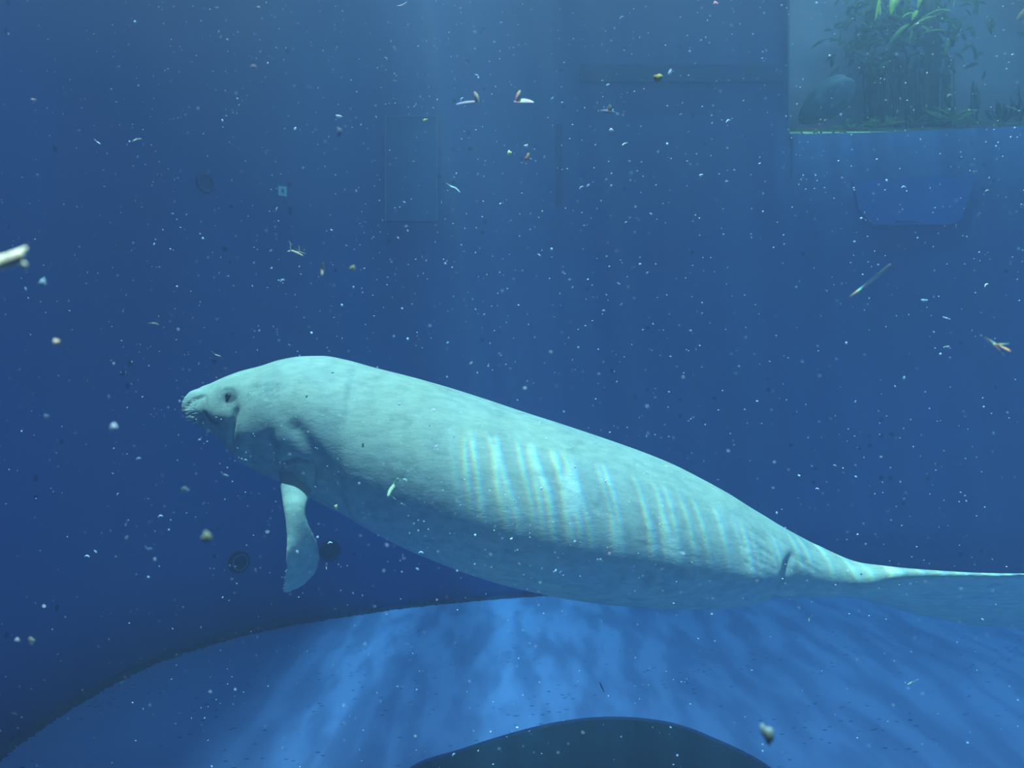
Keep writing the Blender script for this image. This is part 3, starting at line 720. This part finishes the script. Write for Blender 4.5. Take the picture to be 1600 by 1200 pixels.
strand('plant_fragment', 'debris', 'large blurred pale forked fragment drifting at the left edge', [(-34, 416), (0, 411), (22, 405), (34, 400)], 27, 0.47, D_pale, [([(14, 405), (30, 396), (42, 388)], 20), ([(14, 406), (30, 409), (41, 417)], 19)], 0.5)
strand('drifting_stalk', 'debris', 'long straight pale blade slanting in the water at the right', [(1328, 464), (1350, 448), (1372, 430), (1392, 413)], 5.0, 1.1, D_pale)
strand('twig', 'debris', 'small branched tan twig near the right edge', [(1539, 528), (1552, 536), (1566, 542), (1579, 549)], 4.5, 1.0, D_tan, [([(1558, 539), (1568, 538), (1577, 537)], 3.5), ([(1552, 538), (1560, 546), (1569, 556)], 3.5)])
strand('twig', 'debris', 'crooked brown twig with upright spurs left of the middle', [(449, 393), (456, 392), (464, 395), (474, 400)], 3.4, 1.5, D_tan, [([(454, 392), (454, 385), (453, 378)], 2), ([(466, 395), (468, 390), (467, 385)], 2), ([(462, 394), (470, 394), (478, 397)], 2)])
strand('drifting_stalk', 'debris', 'short blurred pale piece hanging upright left of the middle', [(505, 411), (504, 420), (503, 430)], 6, 1.0, D_tan)
flake(551, 419, 4.5, 4, .95, D_tan, 'round blurred tan fleck above the manatee head')
flake(529, 182, 5, 2.6, 1.5, D_wht, 'bright white flake in the upper middle left', .05)
flake(530, 206, 4, 7, 1.0, drift((.25, .35, .5)), 'dim bluish flake hanging below the bright white flake')
flake(664, 188, 4, 2.2, 1.5, D_yel, 'yellow flake beside the top of the faint hatch', -.5)
flake(796, 239, 3.4, 3.6, 1.6, D_yel, 'yellow green flake in the upper middle')
flake(822, 228, 3, 2.4, 1.6, D_wht, 'white flake just right of the yellow green one')
flake(824, 246, 2.6, 6.5, 1.1, D_tan, 'small dim tan flake below the white flake', .3)
flake(955, 203, 3.2, 2.3, 1.6, D_wht, 'white flake right of the thin dark wall strip')
flake(1118, 6, 4, 3.6, 1.4, D_pink, 'pink flake at the top edge')
flake(1028, 122, 6, 7, 1.2, D_olive, 'dim olive leaf scrap beneath the dark ledge', .6)
flake(1047, 113, 2.4, 4.5, 1.3, D_wht, 'small bright flake touching the olive leaf scrap', .3)
def v_reflection(label, stem, tail, mat):  # V shapes of light reflected in the pane, built as bent blades
    root = empty('bent_reflection', at(*stem[1], 1.3)); tag(root, label, 'leaf', 'pinkish V-shaped light reflections near the top')
    for nm, (a, b, wd) in (('upright_lobe', stem), ('flat_lobe', tail)):
        mb = MB(); mb.blade(at(*a, 1.3), at(*b, 1.3), wd/F*1.3, (0, -1, .5), .03); mb.v = [tuple(Vector(q)-root.location) for q in mb.v]; mb.build(nm, mat, root)
D_mauve = drift((.50, .45, .55))
v_reflection('pinkish V of reflected light near the top with a long thin lobe pointing left', ((748, 160), (741, 143), 6), ((749, 159), (713, 163), 4.5), D_mauve)
v_reflection('pinkish V of reflected light near the top with a broad lobe pointing right', ((806, 158), (813, 141), 5), ((803, 159), (834, 160), 9), D_mauve)
v_reflection('faint small pinkish V of reflected light right of the pair and above the white flake', ((953, 176), (953, 163), 5), ((938, 173), (960, 175), 5), drift((.16, .2, .33)))
strand('fibre', 'debris', 'curved pale fibre inside the faint hatch area', [(697, 286), (704, 291), (712, 294), (719, 301)], 2.4, 1.6, drift((.4, .55, .55)))
strand('fibre', 'debris', 'short curved pale fibre at the upper left', [(206, 221), (213, 218), (221, 217)], 3, 1.4, D_pale)
strand('fibre', 'debris', 'thin white fibre in the upper left water above the round fitting', [(147, 217), (151, 221), (157, 225)], 1.6, 2.0, D_wht)
strand('fibre', 'debris', 'thin pale fibre at the top edge left of centre', [(620, 9), (628, 8), (636, 3)], 1.8, 1.6, D_pink)
strand('fibre', 'debris', 'thin curled fibre right of the white flake row', [(972, 227), (976, 224), (981, 223)], 1.6, 1.8, D_wht)
strand('fibre', 'debris', 'short pale fibre left of the manatee head', [(232, 505), (240, 505), (248, 507)], 2.6, 1.2, D_tan)
strand('fibre', 'debris', 'forked tan fibre just above the manatee snout', [(331, 549), (336, 554), (345, 557)], 2.2, 1.9, D_tan)
strand('fibre', 'debris', 'small curled pale fibre under the manatee chin', [(346, 738), (350, 742), (357, 744)], 4, 1.3, drift((.4, .5, .55)))
strand('fibre', 'debris', 'curled bluish fibre at the lower left', [(227, 853), (230, 858), (237, 857)], 4.5, 1.1, drift((.4, .5, .6)))
strand('fibre', 'debris', 'thin upright pale fibre at the lower left', [(199, 812), (197, 818), (196, 822)], 2.2, 1.2, drift((.4, .5, .6)))
strand('fibre', 'debris', 'short pale fibre hanging under the plain dark fitting', [(511, 880), (510, 885), (510, 890)], 2.6, 2.0, D_tan)
strand('fibre', 'debris', 'pale curl over the blue floor below the tail root', [(1264, 971), (1265, 966), (1270, 962)], 2.6, 1.8, D_pale)
strand('fibre', 'debris', 'pale curled scrap over the blue floor at the lower right', [(1418, 1070), (1425, 1067), (1434, 1062)], 4.5, 1.6, D_pale)
strand('fibre', 'debris', 'dark hair like thread lying over the floor at the lower middle', [(937, 1066), (940, 1073), (944, 1081)], 2, 2.2, drift((.01, .03, .09)))
flake(1199, 1147, 9, 16, 0.62, drift((.13, .19, .20)), 'olive smudge of debris right of the dark floor shadow', -.5)
flake(323, 839, 8, 7.5, .55, drift((.12, .16, .12)), 'large blurred olive speck above the ringed fitting')
flake(88, 535, 5, 5, .6, D_tan, 'blurred tan speck at the left')
flake(49, 1001, 4.5, 6, 1.0, D_tan, 'tan speck at the lower left edge', -.4)
flake(27, 1000, 3.4, 3, .8, drift((.4, .35, .45)), 'dim mauve speck beside the lower left tan one')
flake(52, 157, 4, 3.4, 1.2, D_pink, 'blurred pinkish speck at the upper left edge')
flake(396, 104, 5, 3, 1.0, D_pink, 'blurred pale speck at the upper left of centre')
flake(67, 441, 5, 5, .7, drift((.3, .45, .55)), 'round bluish blurred speck under the forked fragment')
flake(178, 667, 5.5, 5, .6, drift((.35, .45, .55)), 'round dim blurred speck left of the snout')
flake(525, 792, 2.4, 3.8, 1.7, D_yel, 'small yellow speck in front of the manatee belly')
flake(289, 765, 7, 4, .9, drift((.30, .4, .45)), 'dim blurred scrap below the chin at the left', .2)
strand('plant_fragment', 'debris', 'greenish stringy scrap drifting in front of the manatee flank', [(622, 748), (617, 757), (610, 766), (606, 776)], 6, 1.5, drift((.42, .55, .38)), [([(608, 772), (614, 777), (618, 781)], 3)])
flake(72, 651, 4, 3.6, .8, drift((.35, .45, .55)), 'faint round speck at the left edge below middle')
flake(404, 12, 3, 2.4, 1.2, drift((.6, .6, .65)), 'small pale speck at the top edge left')
flake(1444, 469, 5.5, 1.5, 1.6, drift((.7, 1, .95)), 'bright cyan sliver below the long pale blade')
strand('fibre', 'debris', 'thin white sliver right of the cyan one', [(1473, 495), (1479, 497), (1485, 499)], 1.8, 1.6, D_wht)
flake(1480, 542, 4, 1.6, 1.6, D_tan, 'small tan sliver left of the branched twig')

# fine suspended flecks: the 280 that show largest one by one, the rest as one haze of specks
M_fleck = plain('fleck', (0.85, 0.92, 1.0), 0.8)
kinds = []
for kk in range(5):
    mb = MB(); L_ = (0.5, 0.9, 1.4, 0.6, 1.8)[kk]
    if kk in (0, 3):
        bmf = bmesh.new(); bmesh.ops.create_icosphere(bmf, subdivisions=1, radius=0.5)
        for v_ in bmf.verts: v_.co = Vector((v_.co.x*(1+.5*kk/3), v_.co.y*.8, v_.co.z))
        mf = bpy.data.meshes.new('suspended_fleck'); bmf.to_mesh(mf); bmf.free()
    else:
        mb.tube([(-L_/2, 0, 0), (-L_*.1, 0, .12*L_*(kk-2)), (L_*.2, 0, .1*L_*(kk-2)), (L_/2, 0, 0)], [.12, .28, .26, .1], 5)
        mf = bpy.data.meshes.new('suspended_fleck'); mf.from_pydata(mb.v, [], mb.f); mf.update()
    mf.materials.append(M_fleck); kinds.append(mf)
rf = random.Random(21)
def fleck_spot():
    while True:
        px_, py_ = rf.uniform(0, 1600), rf.uniform(0, 1200)
        # denser in the upper water, thinner in the shaded left
        if px_ < 170 and rf.random() < 0.55: continue
        if py_ > 900 and rf.random() < 0.45: continue
        if px_ > 1100 and py_ > 350 and rf.random() < 0.35: continue
        Y = rf.uniform(0.75, 2.6)
        if (px_-300)**2 < 1e6 and 560 < py_ < 960: Y = rf.uniform(.75, 1.85)
        return px_, py_, Y
def fleck_angle(px_, py_):
    if px_ > 850 and py_ < 450: return -0.45+rf.gauss(0, .2)
    if px_ > 1000: return 0.35+rf.gauss(0, .25)
    return rf.uniform(-1.5, 1.5)
for i in range(280):
    px_, py_, Y = fleck_spot(); p_ = at(px_, py_, Y)
    o = bpy.data.objects.new('suspended_fleck', kinds[rf.choice((0, 0, 1, 1, 2, 3, 4))]); C.objects.link(o)
    s_ = rf.choice((1.9, 2.3, 2.7, 3.3, 4.2))/F*Y; o.location = p_; o.scale = (s_,)*3; o.rotation_euler = (0, fleck_angle(px_, py_), 0)
    tag(o, 'tiny white fleck suspended in the blue water', 'fleck', 'larger flecks suspended in the water')
mv, mf_ = [], []
for i in range(3400):
    px_, py_, Y = fleck_spot()
    if i >= 2700: px_ = rf.choice((rf.uniform(-300, 0), rf.uniform(1600, 2600)))
    p_ = at(px_, py_, Y); s_ = rf.uniform(.45, 1.05)/F*Y; a = fleck_angle(px_, py_); l = rf.uniform(1, 2.0)
    ux, uz = math.cos(a)*l, -math.sin(a)*l; n0 = len(mv)
    mv += [(p_.x+ux*s_, p_.y, p_.z+uz*s_), (p_.x-ux*s_, p_.y, p_.z-uz*s_), (p_.x-uz*s_*.7/l, p_.y, p_.z+ux*s_*.7/l), (p_.x+uz*s_*.7/l, p_.y, p_.z-ux*s_*.7/l), (p_.x, p_.y+s_*.7, p_.z), (p_.x, p_.y-s_*.7, p_.z)]
    mf_ += [tuple(n0+j for j in q) for q in ((0,2,4),(2,1,4),(1,3,4),(3,0,4),(2,0,5),(1,2,5),(3,1,5),(0,3,5))]
o = mesh_obj('suspended_specks', mv, mf_, M_fleck, smooth=False)
tag(o, 'haze of minute pale specks throughout the water', 'specks', kind='stuff')
